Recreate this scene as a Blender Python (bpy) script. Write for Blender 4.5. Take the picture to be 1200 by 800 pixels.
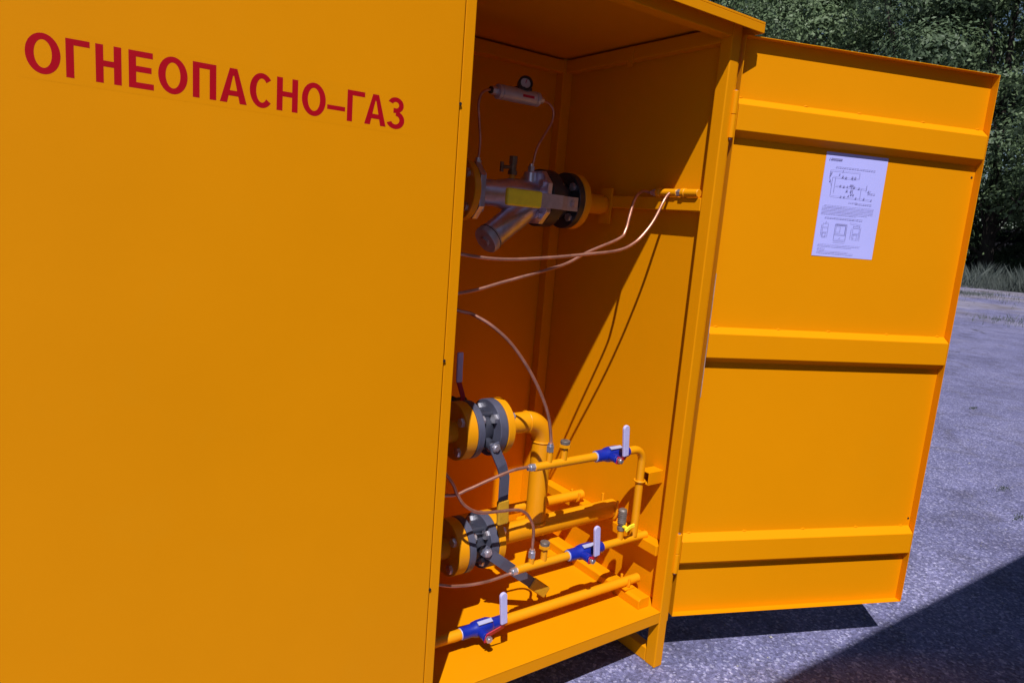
import bpy, bmesh, math, random
import numpy as np
from mathutils import Vector, Matrix
random.seed(7); RNG = np.random.default_rng(11)
for o in list(bpy.data.objects): bpy.data.objects.remove(o)
SC = bpy.context.scene; COL = SC.collection
# ------------------------------------------------------------------ camera
cam = bpy.data.cameras.new('camera'); cam.sensor_width = 36; cam.sensor_fit = 'HORIZONTAL'
cam.lens = 810.54/1200*36; cam.clip_start = 0.02; cam.clip_end = 2000
camo = bpy.data.objects.new('camera', cam); COL.objects.link(camo); SC.camera = camo
Rw = ((0.81663379, -0.5718102, 0.07837306), (-0.03534734, -0.18508751, -0.98208614), (0.57607275, 0.79923445, -0.17136068))
m = Matrix.Identity(4)
for i in range(3):
    m[i][0] = Rw[0][i]; m[i][1] = -Rw[1][i]; m[i][2] = -Rw[2][i]
m[0][3], m[1][3], m[2][3] = -1.5853, -1.2689, 1.3211
camo.matrix_world = m
# ------------------------------------------------------------------ light
SUN = Vector((0.467, 0.53, -1.0))
w = bpy.data.worlds.new('World'); SC.world = w; w.use_nodes = True
nt = w.node_tree; bg = nt.nodes['Background']
sky = nt.nodes.new('ShaderNodeTexSky'); sky.sky_type = 'NISHITA'; sky.sun_disc = False
sky.sun_elevation = math.atan2(1.0, math.hypot(SUN.x, SUN.y)); sky.sun_rotation = math.atan2(-SUN.x, -SUN.y)
sky.air_density = 1.0; sky.dust_density = 0.6; sky.ozone_density = 1.5
nt.links.new(sky.outputs[0], bg.inputs[0]); bg.inputs[1].default_value = 0.052
sl = bpy.data.lights.new('sun', 'SUN'); sl.energy = 5.0; sl.angle = math.radians(0.53); sl.color = (1.0, 0.97, 0.95)
so = bpy.data.objects.new('sun', sl); COL.objects.link(so)
so.rotation_euler = SUN.to_track_quat('-Z', 'Y').to_euler(); so.location = (-3, -4, 8)
vs = SC.view_settings; vs.view_transform = 'Standard'; vs.look = 'None'; vs.exposure = 0.0; vs.gamma = 1.0; vs.use_curve_mapping = False

# ------------------------------------------------------------------ materials
MATS = {}
def nodes(name):
    mt = bpy.data.materials.new(name); mt.use_nodes = True
    b = mt.node_tree.nodes['Principled BSDF']; MATS[name] = mt
    return mt, mt.node_tree, b
def N(t, kind, **kw):
    n = t.nodes.new(kind)
    for k, v in kw.items():
        if k in n.inputs: n.inputs[k].default_value = v
        else: setattr(n, k, v)
    return n
def ramp(t, src, stops):
    r = t.nodes.new('ShaderNodeValToRGB'); e = r.color_ramp.elements
    while len(e) < len(stops): e.new(0.5)
    for x, (p, c) in zip(e, stops): x.position = p; x.color = (*c, 1) if len(c) == 3 else c
    t.links.new(src, r.inputs[0]); return r
def painted(name, col, rough=0.4, var=0.06, scale=6.0, bump=0.02, bscale=600, metallic=0.0, spec=0.5, dust=None, coat=0.0):
    mt, t, b = nodes(name)
    tc = N(t, 'ShaderNodeTexCoord'); ob = tc.outputs['Object']
    n1 = N(t, 'ShaderNodeTexNoise', Scale=scale, Detail=6.0, Roughness=0.6); t.links.new(ob, n1.inputs['Vector'])
    lo = tuple(c*(1-var) for c in col); hi = tuple(min(1, c*(1+var)) for c in col)
    r = ramp(t, n1.outputs[0], [(0.3, lo), (0.7, hi)]); cout = r.outputs[0]
    if dust:
        n3 = N(t, 'ShaderNodeTexNoise', Scale=scale*3.3, Detail=9.0, Roughness=0.72); t.links.new(ob, n3.inputs['Vector'])
        rd = ramp(t, n3.outputs[0], [(0.55, (0, 0, 0)), (0.8, (0.22, 0.22, 0.22))])
        mx = N(t, 'ShaderNodeMix', data_type='RGBA'); t.links.new(rd.outputs[0], mx.inputs[0]); t.links.new(cout, mx.inputs[6]); mx.inputs[7].default_value = (*dust, 1)
        cout = mx.outputs[2]
    t.links.new(cout, b.inputs['Base Color'])
    rr = N(t, 'ShaderNodeMapRange'); rr.inputs[3].default_value = rough-0.06; rr.inputs[4].default_value = rough+0.1
    t.links.new(n1.outputs[0], rr.inputs[0]); t.links.new(rr.outputs[0], b.inputs['Roughness'])
    b.inputs['Metallic'].default_value = metallic; b.inputs['Specular IOR Level'].default_value = spec; b.inputs['Coat Weight'].default_value = coat
    if bump:
        n2 = N(t, 'ShaderNodeTexNoise', Scale=bscale, Detail=2.0); t.links.new(ob, n2.inputs['Vector'])
        bp = N(t, 'ShaderNodeBump', Strength=bump, Distance=0.002); t.links.new(n2.outputs[0], bp.inputs['Height']); t.links.new(bp.outputs[0], b.inputs['Normal'])
    return mt
painted('yellow', (0.745, 0.270, 0.0008), 0.45, 0.03, 2.5, 0.05, 500, spec=0.08, dust=(0.66, 0.275, 0.008))
painted('yellow_sheet', (0.745, 0.270, 0.0008), 0.45, 0.03, 1.6, 0.04, 350, spec=0.08, dust=(0.69, 0.285, 0.006))
painted('pipe_yellow', (0.77, 0.30, 0.0018), 0.38, 0.05, 9, 0.06, 220, spec=0.45)
painted('valve_grey', (0.078, 0.081, 0.125), 0.42, 0.15, 25, 0.12, 300)
painted('valve_dark', (0.032, 0.034, 0.052), 0.45, 0.2, 25, 0.15, 260)
painted('valve_black', (0.022, 0.022, 0.03), 0.33, 0.2, 25, 0.1, 300)
painted('strainer_steel', (0.62, 0.60, 0.74), 0.30, 0.3, 14, 0.1, 160, metallic=0.85)
painted('zinc', (0.6710, 0.6588, 0.7320), 0.35, 0.15, 40, 0.05, 400, metallic=0.85)
painted('bare_steel', (0.5124, 0.4392, 0.4636), 0.4, 0.2, 40, 0.1, 400, metallic=0.7)
painted('copper', (0.6100, 0.2928, 0.2074), 0.36, 0.25, 30, 0.05, 300, metallic=0.75)
painted('brass', (0.1952, 0.1464, 0.0976), 0.45, 0.3, 60, 0.15, 300, metallic=0.6)
painted('lever_steel', (0.42, 0.41, 0.46), 0.42, 0.15, 40, 0.1, 300, metallic=0.5)
painted('cap_grey', (0.1952, 0.1647, 0.1464), 0.5, 0.3, 60, 0.3, 300, metallic=0.4)
painted('grip_amber', (0.5612, 0.2928, 0.0146), 0.45, 0.1, 40, 0.4, 130)
painted('blue', (0.005, 0.020, 0.30), 0.3, 0.12, 30, 0.06, 200, spec=0.6)
painted('sleeve', (0.5250, 0.5000, 0.8500), 0.45, 0.06, 60, 0.25, 260)
painted('tag_white', (0.3750, 0.3900, 0.5890), 0.4, 0.08, 60, 0.0)
painted('red', (0.4392, 0.0073, 0.0366), 0.45, 0.08, 30, 0.0)
painted('letter_red', (0.40, 0.002, 0.010), 0.5, 0.05, 12, 0.02, spec=0.12)
painted('grip', (0.93, 0.78, 0.03), 0.45, 0.08, 40, 0.4, 130)
painted('aluminium', (0.52, 0.51, 0.55), 0.35, 0.08, 30, 0.05, metallic=0.5)
painted('gauge_face', (0.4880, 0.4636, 0.4880), 0.3, 0.03, 30, 0.0)
painted('black_plastic', (0.012, 0.012, 0.015), 0.4, 0.1, 30, 0.03)
painted('hole', (0.01, 0.006, 0.004), 0.8, 0.1, 30, 0.0)
painted('paper', (0.465, 0.475, 0.97), 0.7, 0.02, 8, 0.02, 60, spec=0.2)
painted('ink', (0.21, 0.20, 0.38), 0.8, 0.2, 60, 0.0, spec=0.1)
painted('pale_pinkish', (0.55, 0.38, 0.30), 0.45, 0.25, 50, 0.1, 300, metallic=0.4)
painted('bark', (0.045, 0.036, 0.032), 0.85, 0.35, 8, 0.6, 20, spec=0.2)
painted('concrete', (0.30, 0.29, 0.28), 0.85, 0.18, 3, 0.35, 60, spec=0.2)
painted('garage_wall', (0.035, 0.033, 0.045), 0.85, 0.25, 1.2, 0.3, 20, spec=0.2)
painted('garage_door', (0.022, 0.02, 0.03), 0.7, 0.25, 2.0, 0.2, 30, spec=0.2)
def leafmat(name, a, b_, trans):
    mt, t, b = nodes(name)
    g = N(t, 'ShaderNodeNewGeometry'); oi = N(t, 'ShaderNodeTexNoise', Scale=0.9, Detail=4.0); tc = N(t, 'ShaderNodeTexCoord'); t.links.new(tc.outputs['Object'], oi.inputs['Vector'])
    ad = N(t, 'ShaderNodeMath', operation='MULTIPLY_ADD'); t.links.new(g.outputs['Random Per Island'], ad.inputs[0]); ad.inputs[1].default_value = 0.55
    mr = N(t, 'ShaderNodeMath', operation='MULTIPLY'); mr.inputs[1].default_value = 0.5; t.links.new(oi.outputs[0], mr.inputs[0]); t.links.new(mr.outputs[0], ad.inputs[2])
    r = ramp(t, ad.outputs[0], [(0.15, a), (0.85, b_)])
    t.links.new(r.outputs[0], b.inputs['Base Color']); b.inputs['Roughness'].default_value = 0.5; b.inputs['Specular IOR Level'].default_value = 0.35
    tr = N(t, 'ShaderNodeBsdfTranslucent'); t.links.new(r.outputs[0], tr.inputs[0])
    mx = N(t, 'ShaderNodeMixShader'); mx.inputs[0].default_value = trans
    out = t.nodes['Material Output']; t.links.new(b.outputs[0], mx.inputs[1]); t.links.new(tr.outputs[0], mx.inputs[2]); t.links.new(mx.outputs[0], out.inputs[0])
leafmat('leaf', (0.060, 0.098, 0.046), (0.195, 0.27, 0.135), 0.32)
leafmat('leaf_dark', (0.045, 0.078, 0.042), (0.145, 0.205, 0.11), 0.32)
leafmat('grass', (0.065, 0.085, 0.080), (0.15, 0.17, 0.155), 0.25)
def asphalt():
    mt, t, b = nodes('asphalt'); L = t.links.new
    tc = N(t, 'ShaderNodeTexCoord'); ob = tc.outputs['Object']
    v = N(t, 'ShaderNodeTexVoronoi', Scale=125.0); L(ob, v.inputs['Vector'])
    v2 = N(t, 'ShaderNodeTexVoronoi', Scale=85.0); L(ob, v2.inputs['Vector'])
    sep = N(t, 'ShaderNodeSeparateColor'); L(v.outputs['Color'], sep.inputs[0])
    base = ramp(t, sep.outputs[0], [(0.0, (0.115, 0.112, 0.205)), (0.5, (0.165, 0.163, 0.310)), (0.8, (0.21, 0.208, 0.39)), (1.0, (0.38, 0.375, 0.56))])
    sep2 = N(t, 'ShaderNodeSeparateColor'); L(v2.outputs['Color'], sep2.inputs[0])
    big = ramp(t, sep2.outputs[0], [(0.0, (0.72, 0.72, 0.72)), (0.85, (1.05, 1.05, 1.05)), (1.0, (1.6, 1.55, 1.45))])
    mu = N(t, 'ShaderNodeMix', data_type='RGBA', blend_type='MULTIPLY'); mu.inputs[0].default_value = 0.75; L(base.outputs[0], mu.inputs[6]); L(big.outputs[0], mu.inputs[7])
    # grit between the stones
    n0 = N(t, 'ShaderNodeTexNoise', Scale=320.0, Detail=3.0); L(ob, n0.inputs['Vector'])
    g0 = ramp(t, n0.outputs[0], [(0.3, (0.7, 0.7, 0.7)), (0.7, (1.25, 1.25, 1.25))])
    mg = N(t, 'ShaderNodeMix', data_type='RGBA', blend_type='MULTIPLY'); mg.inputs[0].default_value = 1; L(mu.outputs[2], mg.inputs[6]); L(g0.outputs[0], mg.inputs[7])
    # broad stains and patches
    n1 = N(t, 'ShaderNodeTexNoise', Scale=1.1, Detail=8.0, Roughness=0.65); L(ob, n1.inputs['Vector'])
    p1 = ramp(t, n1.outputs[0], [(0.3, (0.66, 0.65, 0.68)), (0.5, (1, 1, 1)), (0.72, (1.28, 1.26, 1.18))])
    m2 = N(t, 'ShaderNodeMix', data_type='RGBA', blend_type='MULTIPLY'); m2.inputs[0].default_value = 1; L(mg.outputs[2], m2.inputs[6]); L(p1.outputs[0], m2.inputs[7])
    # worn, browner and paler smears at arm's length scale
    n5 = N(t, 'ShaderNodeTexNoise', Scale=4.2, Detail=9.0, Roughness=0.7, Distortion=0.6); L(ob, n5.inputs['Vector'])
    p5 = ramp(t, n5.outputs[0], [(0.32, (0.70, 0.67, 0.60)), (0.5, (0.98, 0.98, 1.0)), (0.68, (1.14, 1.14, 1.18))])
    m5 = N(t, 'ShaderNodeMix', data_type='RGBA', blend_type='MULTIPLY'); m5.inputs[0].default_value = 0.85; L(m2.outputs[2], m5.inputs[6]); L(p5.outputs[0], m5.inputs[7]); m2 = m5
    # cracks
    wn = N(t, 'ShaderNodeTexNoise', Scale=2.2, Detail=5.0); L(ob, wn.inputs['Vector'])
    wa = N(t, 'ShaderNodeMix', data_type='VECTOR'); wa.inputs[0].default_value = 0.22; L(ob, wa.inputs[4]); L(wn.outputs['Color'], wa.inputs[5])
    cv = N(t, 'ShaderNodeTexVoronoi', feature='DISTANCE_TO_EDGE', Scale=0.55); L(wa.outputs[1], cv.inputs['Vector'])
    cr = ramp(t, cv.outputs['Distance'], [(0.004, (1, 1, 1)), (0.014, (0, 0, 0))])
    cm = N(t, 'ShaderNodeTexNoise', Scale=0.8, Detail=2.0); L(ob, cm.inputs['Vector'])
    cmr = ramp(t, cm.outputs[0], [(0.5, (0, 0, 0)), (0.62, (1, 1, 1))])
    # keep the cracks to the far part of the yard
    sx = N(t, 'ShaderNodeSeparateXYZ'); L(ob, sx.inputs[0])
    far = N(t, 'ShaderNodeMapRange', clamp=True); far.inputs[1].default_value = 2.6; far.inputs[2].default_value = 5.0; L(sx.outputs[0], far.inputs[0])
    mm = N(t, 'ShaderNodeMath', operation='MULTIPLY'); L(cr.outputs[0], mm.inputs[0]); L(cmr.outputs[0], mm.inputs[1])
    mm2 = N(t, 'ShaderNodeMath', operation='MULTIPLY'); L(mm.outputs[0], mm2.inputs[0]); L(far.outputs[0], mm2.inputs[1])
    m3 = N(t, 'ShaderNodeMix', data_type='RGBA'); L(mm2.outputs[0], m3.inputs[0]); L(m2.outputs[2], m3.inputs[6]); m3.inputs[7].default_value = (0.035, 0.034, 0.04, 1)
    # dry earth lying on the far asphalt
    dn = N(t, 'ShaderNodeTexNoise', Scale=0.33, Detail=7.0, Roughness=0.62); L(ob, dn.inputs['Vector'])
    f2 = N(t, 'ShaderNodeMapRange', clamp=True); f2.inputs[1].default_value = 9; f2.inputs[2].default_value = 27; f2.inputs[4].default_value = 0.26; L(sx.outputs[0], f2.inputs[0])
    da = N(t, 'ShaderNodeMath', operation='ADD'); L(dn.outputs[0], da.inputs[0]); L(f2.outputs[0], da.inputs[1])
    dr = ramp(t, da.outputs[0], [(0.62, (0, 0, 0)), (0.74, (1, 1, 1))])
    m4 = N(t, 'ShaderNodeMix', data_type='RGBA'); L(dr.outputs[0], m4.inputs[0]); L(m3.outputs[2], m4.inputs[6])
    dcol = ramp(t, n1.outputs[0], [(0.35, (0.125, 0.105, 0.125)), (0.65, (0.30, 0.285, 0.40))]); L(dcol.outputs[0], m4.inputs[7])
    L(m4.outputs[2], b.inputs['Base Color'])
    b.inputs['Roughness'].default_value = 0.75; b.inputs['Specular IOR Level'].default_value = 0.35
    hb = N(t, 'ShaderNodeMath', operation='ADD'); L(v.outputs['Distance'], hb.inputs[0]); L(n0.outputs[0], hb.inputs[1])
    bp = N(t, 'ShaderNodeBump', Strength=0.55, Distance=0.004); L(hb.outputs[0], bp.inputs['Height']); L(bp.outputs[0], b.inputs['Normal'])
asphalt()

# ------------------------------------------------------------------ mesh helpers
class G:
    """collects shapes for ONE mesh object"""
    def __init__(s): s.v = []; s.f = []; s.sm = []
    def add(s, vs, fs, smooth=False):
        k = len(s.v); s.v += [tuple(x) for x in vs]; s.f += [tuple(i+k for i in f) for f in fs]; s.sm += [smooth]*len(fs); return s
    def box(s, x0, x1, y0, y1, z0, z1):
        vs = [(x, y, z) for x in (x0, x1) for y in (y0, y1) for z in (z0, z1)]
        return s.add(vs, [(0, 1, 3, 2), (4, 6, 7, 5), (0, 4, 5, 1), (2, 3, 7, 6), (0, 2, 6, 4), (1, 5, 7, 3)])
    def obox(s, c, ax, ay, az):
        c = Vector(c); ax, ay, az = Vector(ax)/2, Vector(ay)/2, Vector(az)/2
        vs = [c+ax*i+ay*j+az*k for i in (-1, 1) for j in (-1, 1) for k in (-1, 1)]
        fs = [(0, 1, 3, 2), (4, 6, 7, 5), (0, 4, 5, 1), (2, 3, 7, 6), (0, 2, 6, 4), (1, 5, 7, 3)]
        return s.add(vs, fs)
    def lathe(s, p, axis, prof, seg=28, smooth=True, capa=True, capb=True):
        """prof: list of (distance along axis, radius); sharp steps get doubled rings"""
        p = Vector(p); a = Vector(axis).normalized(); u = a.orthogonal().normalized(); v = a.cross(u)
        def ring(d, r): return [p+a*d+(u*math.cos(2*math.pi*i/seg)+v*math.sin(2*math.pi*i/seg))*r for i in range(seg)]
        for (d0, r0), (d1, r1) in zip(prof[:-1], prof[1:]):
            s.add(ring(d0, r0)+ring(d1, r1), [(i, (i+1) % seg, seg+(i+1) % seg, seg+i) for i in range(seg)], smooth)
        if capa and prof[0][1] > 1e-6: s.add(ring(*prof[0]), [tuple(range(seg))[::-1]])
        if capb and prof[-1][1] > 1e-6: s.add(ring(*prof[-1]), [tuple(range(seg))])
        return s
    def cyl(s, a, b, r, seg=24, r2=None, ch=0.0):
        a = Vector(a); b = Vector(b); L = (b-a).length; r2 = r if r2 is None else r2
        prof = [(0, r), (L, r2)] if not ch else [(0, r-ch), (ch, r), (L-ch, r2), (L, r2-ch)]
        return s.lathe(a, b-a, prof, seg)
    def hexa(s, a, b, r): return s.lathe(a, Vector(b)-Vector(a), [(0, r), ((Vector(b)-Vector(a)).length, r)], 6, False)
    def tube(s, pts, r, seg=12, sub=8, closed_ends=True):
        P = catmull(pts, sub) if sub else [Vector(q) for q in pts]
        n = len(P); T = [(P[min(i+1, n-1)]-P[max(i-1, 0)]).normalized() for i in range(n)]
        u = T[0].orthogonal().normalized(); vs = []
        for i in range(n):
            u = (u-T[i]*u.dot(T[i])).normalized(); v = T[i].cross(u)
            vs += [P[i]+(u*math.cos(2*math.pi*k/seg)+v*math.sin(2*math.pi*k/seg))*r for k in range(seg)]
        fs = [(i*seg+k, i*seg+(k+1) % seg, (i+1)*seg+(k+1) % seg, (i+1)*seg+k) for i in range(n-1) for k in range(seg)]
        s.add(vs, fs, True)
        if closed_ends: s.add(vs[:seg], [tuple(range(seg))[::-1]]); s.add(vs[-seg:], [tuple(range(seg))])
        return s
    def bar(s, pts, wdir, w, t):
        """flat bar along a polyline; wdir: width direction"""
        P = [Vector(q) for q in pts]; W = Vector(wdir).normalized(); n = len(P); vs = []
        for i in range(n):
            T = (P[min(i+1, n-1)]-P[max(i-1, 0)]).normalized(); Wi = (W-T*W.dot(T)).normalized(); Nn = T.cross(Wi)
            vs += [P[i]+Wi*a*w/2+Nn*b*t/2 for a, b in ((-1, -1), (1, -1), (1, 1), (-1, 1))]
        fs = [(i*4+k, i*4+(k+1) % 4, i*4+4+(k+1) % 4, i*4+4+k) for i in range(n-1) for k in range(4)]
        fs += [(3, 2, 1, 0), tuple((n-1)*4+k for k in range(4))]
        return s.add(vs, fs)
    def torus(s, c, axis, R, r, a0=0, a1=2*math.pi, seg=24, sub=8, start=None):
        c = Vector(c); a = Vector(axis).normalized(); u = Vector(start).normalized() if start else a.orthogonal().normalized(); v = a.cross(u)
        pts = [c+(u*math.cos(a0+(a1-a0)*i/seg)+v*math.sin(a0+(a1-a0)*i/seg))*R for i in range(seg+1)]
        return s.tube(pts, r, sub, 0)
    def plate(s, outline, y, t, ax=(1, 0, 0), ay=(0, 0, 1), o=(0, 0, 0)):
        """prism of a 2D outline in plane (ax, ay), thickness t along the plane normal from offset y"""
        ax, ay, o = Vector(ax), Vector(ay), Vector(o); nn = ax.cross(ay); n = len(outline)
        a = [o+ax*p+ay*q+nn*y for p, q in outline]; b = [q+nn*t for q in a]
        return s.add(a+b, [tuple(range(n))[::-1], tuple(range(n, 2*n))]+[(i, (i+1) % n, n+(i+1) % n, n+i) for i in range(n)])
def catmull(pts, sub):
    P = [Vector(q) for q in pts]; P = [P[0]*2-P[1]]+P+[P[-1]*2-P[-2]]; out = []
    for i in range(1, len(P)-2):
        a, b, c, d = P[i-1:i+3]
        for k in range(sub):
            t = k/sub
            out.append(0.5*((2*b)+(c-a)*t+(2*a-5*b+4*c-d)*t*t+(3*b-a-3*c+d)*t**3))
    out.append(P[-2]); return out
def obj(name, g, mat, parent=None, bevel=0.0, seg=2):
    me = bpy.data.meshes.new(name); me.from_pydata(g.v, [], g.f); me.update()
    me.polygons.foreach_set('use_smooth', g.sm)
    bm = bmesh.new(); bm.from_mesh(me); bmesh.ops.remove_doubles(bm, verts=bm.verts, dist=1e-6)
    if not any(g.sm): bmesh.ops.recalc_face_normals(bm, faces=bm.faces)
    else: bmesh.ops.recalc_face_normals(bm, faces=bm.faces)
    for e in bm.edges:
        if len(e.link_faces) == 2 and e.calc_face_angle(0) > 0.7: e.smooth = False
    bm.to_mesh(me); bm.free()
    me.materials.append(MATS[mat])
    o = bpy.data.objects.new(name, me); COL.objects.link(o)
    if parent is not None: o.parent = parent
    if bevel:
        b = o.modifiers.new('bevel', 'BEVEL'); b.width = bevel; b.segments = seg; b.limit_method = 'ANGLE'; b.angle_limit = 0.6; b.harden_normals = False
    return o
def thing(name, label, cat, loc=(0, 0, 0), group=None):
    o = bpy.data.objects.new(name, None); COL.objects.link(o); o.empty_display_size = 0.05
    o['label'] = label; o['category'] = cat
    if group: o['group'] = group
    return o
def tag(o, label, cat, group=None):
    o['label'] = label; o['category'] = cat
    if group: o['group'] = group
    return o

# ------------------------------------------------------------------ ground
def ground():
    n = 40; vs = []; fs = []
    r = [0]+[0.5*1.28**i for i in range(28)]; S = 64
    vs.append((0, 0, 0))
    for q in r[1:]:
        for k in range(S):
            a = 2*math.pi*k/S; x, y = q*math.cos(a), q*math.sin(a)
            z = 0.0
            if q > 9: z = 0.05*math.sin(x*0.21+1)*math.sin(y*0.27)*min(1, (q-9)/10)
            vs.append((x, y, z))
    for k in range(S): fs.append((0, 1+k, 1+(k+1) % S))
    for i in range(len(r)-2):
        for k in range(S): fs.append((1+i*S+k, 1+(i+1)*S+k, 1+(i+1)*S+(k+1) % S, 1+i*S+(k+1) % S))
    g = G(); g.add(vs, fs, True); o = obj('asphalt_yard', g, 'asphalt'); o['kind'] = 'structure'
ground()

# ------------------------------------------------------------------ cabinet
cab = thing('gas_cabinet', 'tall yellow steel gas cabinet with one door closed and one swung open', 'cabinet')
W0 = -1.66; DP = 0.735; ZF = 0.1907
for x0, x1, y0, y1 in ((-0.035, 0, 0, 0.04), (W0, W0+0.035, 0, 0.04), (-0.042, -0.0005, 0.695, DP), (W0+0.0005, W0+0.042, 0.695, DP)):
    obj('post', G().box(x0, x1, y0, y1, 0, 1.879), 'yellow', cab, 0.003)
def rail(x0, x1, y0, y1, z0, z1, nm='rail', b=0.0025): return obj(nm, G().box(x0, x1, y0, y1, z0, z1), 'yellow', cab, b)
obj('sill', G().box(W0+0.0355, -0.0355, 0.0005, 0.04, 0.1525, 0.1868), 'yellow', cab, 0.002)
fp = obj('floor_plate', G().box(W0+0.036, -0.0358, -0.0005, 0.694, 0.187, ZF).box(-0.0357, -0.0006, 0.041, 0.694, 0.1871, ZF-0.0004), 'yellow', cab, 0.0012)
rail(W0+0.0355, -0.0355, 0.0008, 0.04, 1.842, 1.8785, 'lintel')
rail(-0.0345, -0.0008, 0.0405, 0.6945, 0.1525, 0.1866); rail(W0+0.0008, W0+0.0345, 0.0405, 0.6945, 0.1525, 0.1866)
rail(-0.0345, -0.0008, 0.0405, 0.6945, 0.001, 0.046, 'skid_rail'); rail(W0+0.0008, W0+0.0345, 0.0405, 0.6945, 0.001, 0.046, 'skid_rail')
rail(-0.0345, -0.0008, 0.0405, 0.6945, 1.832, 1.873); rail(W0+0.0008, W0+0.0345, 0.0405, 0.6945, 1.832, 1.873)
rail(W0+0.0425, -0.0425, 0.6955, DP-0.0005, 1.832, 1.873); rail(W0+0.0425, -0.0425, 0.6955, DP-0.0005, 0.152, 0.1863)
rail(-0.0345, -0.0008, 0.0405, 0.6945, 1.387, 1.4245, 'middle_rail'); rail(W0+0.0008, W0+0.0345, 0.0405, 0.6945, 1.387, 1.4245, 'middle_rail')
rail(-0.040, -0.0008, 0.043, 0.694, 0.352, 0.386, 'pipe_support'); rail(W0+0.0008, W0+0.04, 0.043, 0.694, 0.352, 0.386, 'pipe_support')
# floor rail that carries the lowest pipe
g = G(); g.plate([(-0.09, ZF+0.0002), (-0.045, ZF+0.0002), (-0.045, 0.2235), (-0.082, 0.2235), (-0.09, 0.2165)], -0.69, 0.648); obj('floor_rail', g, 'yellow', cab, 0.0015)
obj('wall_panel', G().box(0.0003, 0.0022, 0.001, DP, 0.15, 1.879), 'yellow_sheet', cab)
obj('wall_panel', G().box(W0-0.0022, W0-0.0003, 0.001, DP, 0.15, 1.879), 'yellow_sheet', cab)
obj('back_panel', G().box(W0, 0, DP+0.0003, DP+0.002, 0.15, 1.879), 'yellow_sheet', cab)
rf = obj('roof', G().box(-1.70, 0.04, -0.04, 0.775, 1.880, 1.886).box(-1.70, 0.04, -0.0402, -0.0372, 1.858, 1.8798).box(-1.70, 0.04, 0.772, 0.775, 1.858, 1.8798)
         .box(0.0372, 0.0402, -0.037, 0.7718, 1.858, 1.8798).box(-1.7002, -1.6972, -0.037, 0.7718, 1.858, 1.8798), 'yellow_sheet', cab, 0.001)
obj('hanging_tab', G().box(-0.038, -0.035, 0.366, 0.389, 1.812, 1.872), 'yellow', cab, 0.001)
# weld beads where rails meet the visible post
for (x, y, z) in ((-0.030, 0.0405, 1.386), (-0.036, 0.003, 1.8415), (-0.0355, 0.002, 0.1515)):
    obj('weld', G().tube([(x+random.uniform(-0.0003, 0.0003), y+0.0035*k, z+random.uniform(-0.0003, 0.0003)) for k in range(9)], 0.0015, 8, 2), 'yellow', cab)
# bracket that carries the upright pipe and plate for the upper pipe
g = G(); t_ = 0.003
g.box(-0.062, -0.0006, 0.085, 0.125, 0.605, 0.608).box(-0.062, -0.0006, 0.085, 0.125, 0.568, 0.571).box(-0.062, -0.0006, 0.085, 0.088, 0.5712, 0.6048).box(-0.062, -0.0006, 0.122, 0.125, 0.5712, 0.6048)
obj('pipe_bracket', g, 'yellow', cab, 0.0006)
obj('pipe_bracket', G().box(-0.041, -0.0352, 0.395, 0.447, 1.335, 1.447), 'yellow', cab, 0.001)
obj('pipe_bracket', G().box(-0.094, -0.052, 0.098, 0.146, 0.2237, 0.2285), 'yellow', cab, 0.0008)

# closed door
yd = -0.03
cd = obj('closed_door', G().box(-1.676, -0.8650, yd, -0.004, 0.163, 1.855), 'yellow_sheet', cab, 0.002)
obj('edge_strip', G().box(-0.8618, -0.838, yd+0.0035, -0.0045, 0.163, 1.855), 'yellow_sheet', cd, 0.0015)
for z in (1.54, 0.497, 1.02):
    obj('rivet_hole', G().cyl((-0.8637, yd-0.0004, z), (-0.8637, yd+0.003, z), 0.0032, 12), 'hole', cd)
# lettering
ZB, ZT = 1.4742, 1.5282; CH = ZT-ZB; SW = 0.0100
LX = [-1.5703, -1.5282, -1.5219, -1.4920, -1.4850, -1.4516, -1.4422, -1.4083, -1.4022, -1.3605, -1.3530, -1.3180, -1.3126, -1.2705, -1.2660, -1.2285, -1.2219, -1.1860, -1.1791, -1.1367, -1.1339, -1.1008, -1.0971, -1.0637, -1.0637, -1.0212, -1.0188, -0.9837]
obj('sticker_film', G().add([(-1.580, yd-0.00008, ZB-0.009), (-0.972, yd-0.00008, ZB-0.009), (-0.972, yd-0.00008, ZT+0.009), (-1.580, yd-0.00008, ZT+0.009)], [(0, 1, 2, 3)]), 'yellow', cd)
def arcband(g, cx, cz, rx, rz, sx, sz, a0, a1, off, n=40):
    vs = []; fs = []
    for i in range(n+1):
        a = a0+(a1-a0)*i/n; c, s_ = math.cos(a), math.sin(a)
        for k in (1, 0):
            vs.append((cx+(rx-(1-k)*sx)*c, yd-off, cz+(rz-(1-k)*sz)*s_))
    for i in range(n): fs.append((2*i, 2*i+1, 2*i+3, 2*i+2))
    g.add(vs, fs)
def quad(g, pts, off): g.add([(x, yd-off, z) for x, z in pts], [(0, 1, 2, 3)])
def rect(g, x0, x1, z0, z1, off): quad(g, [(x0, z0), (x1, z0), (x1, z1), (x0, z1)], off)
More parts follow.
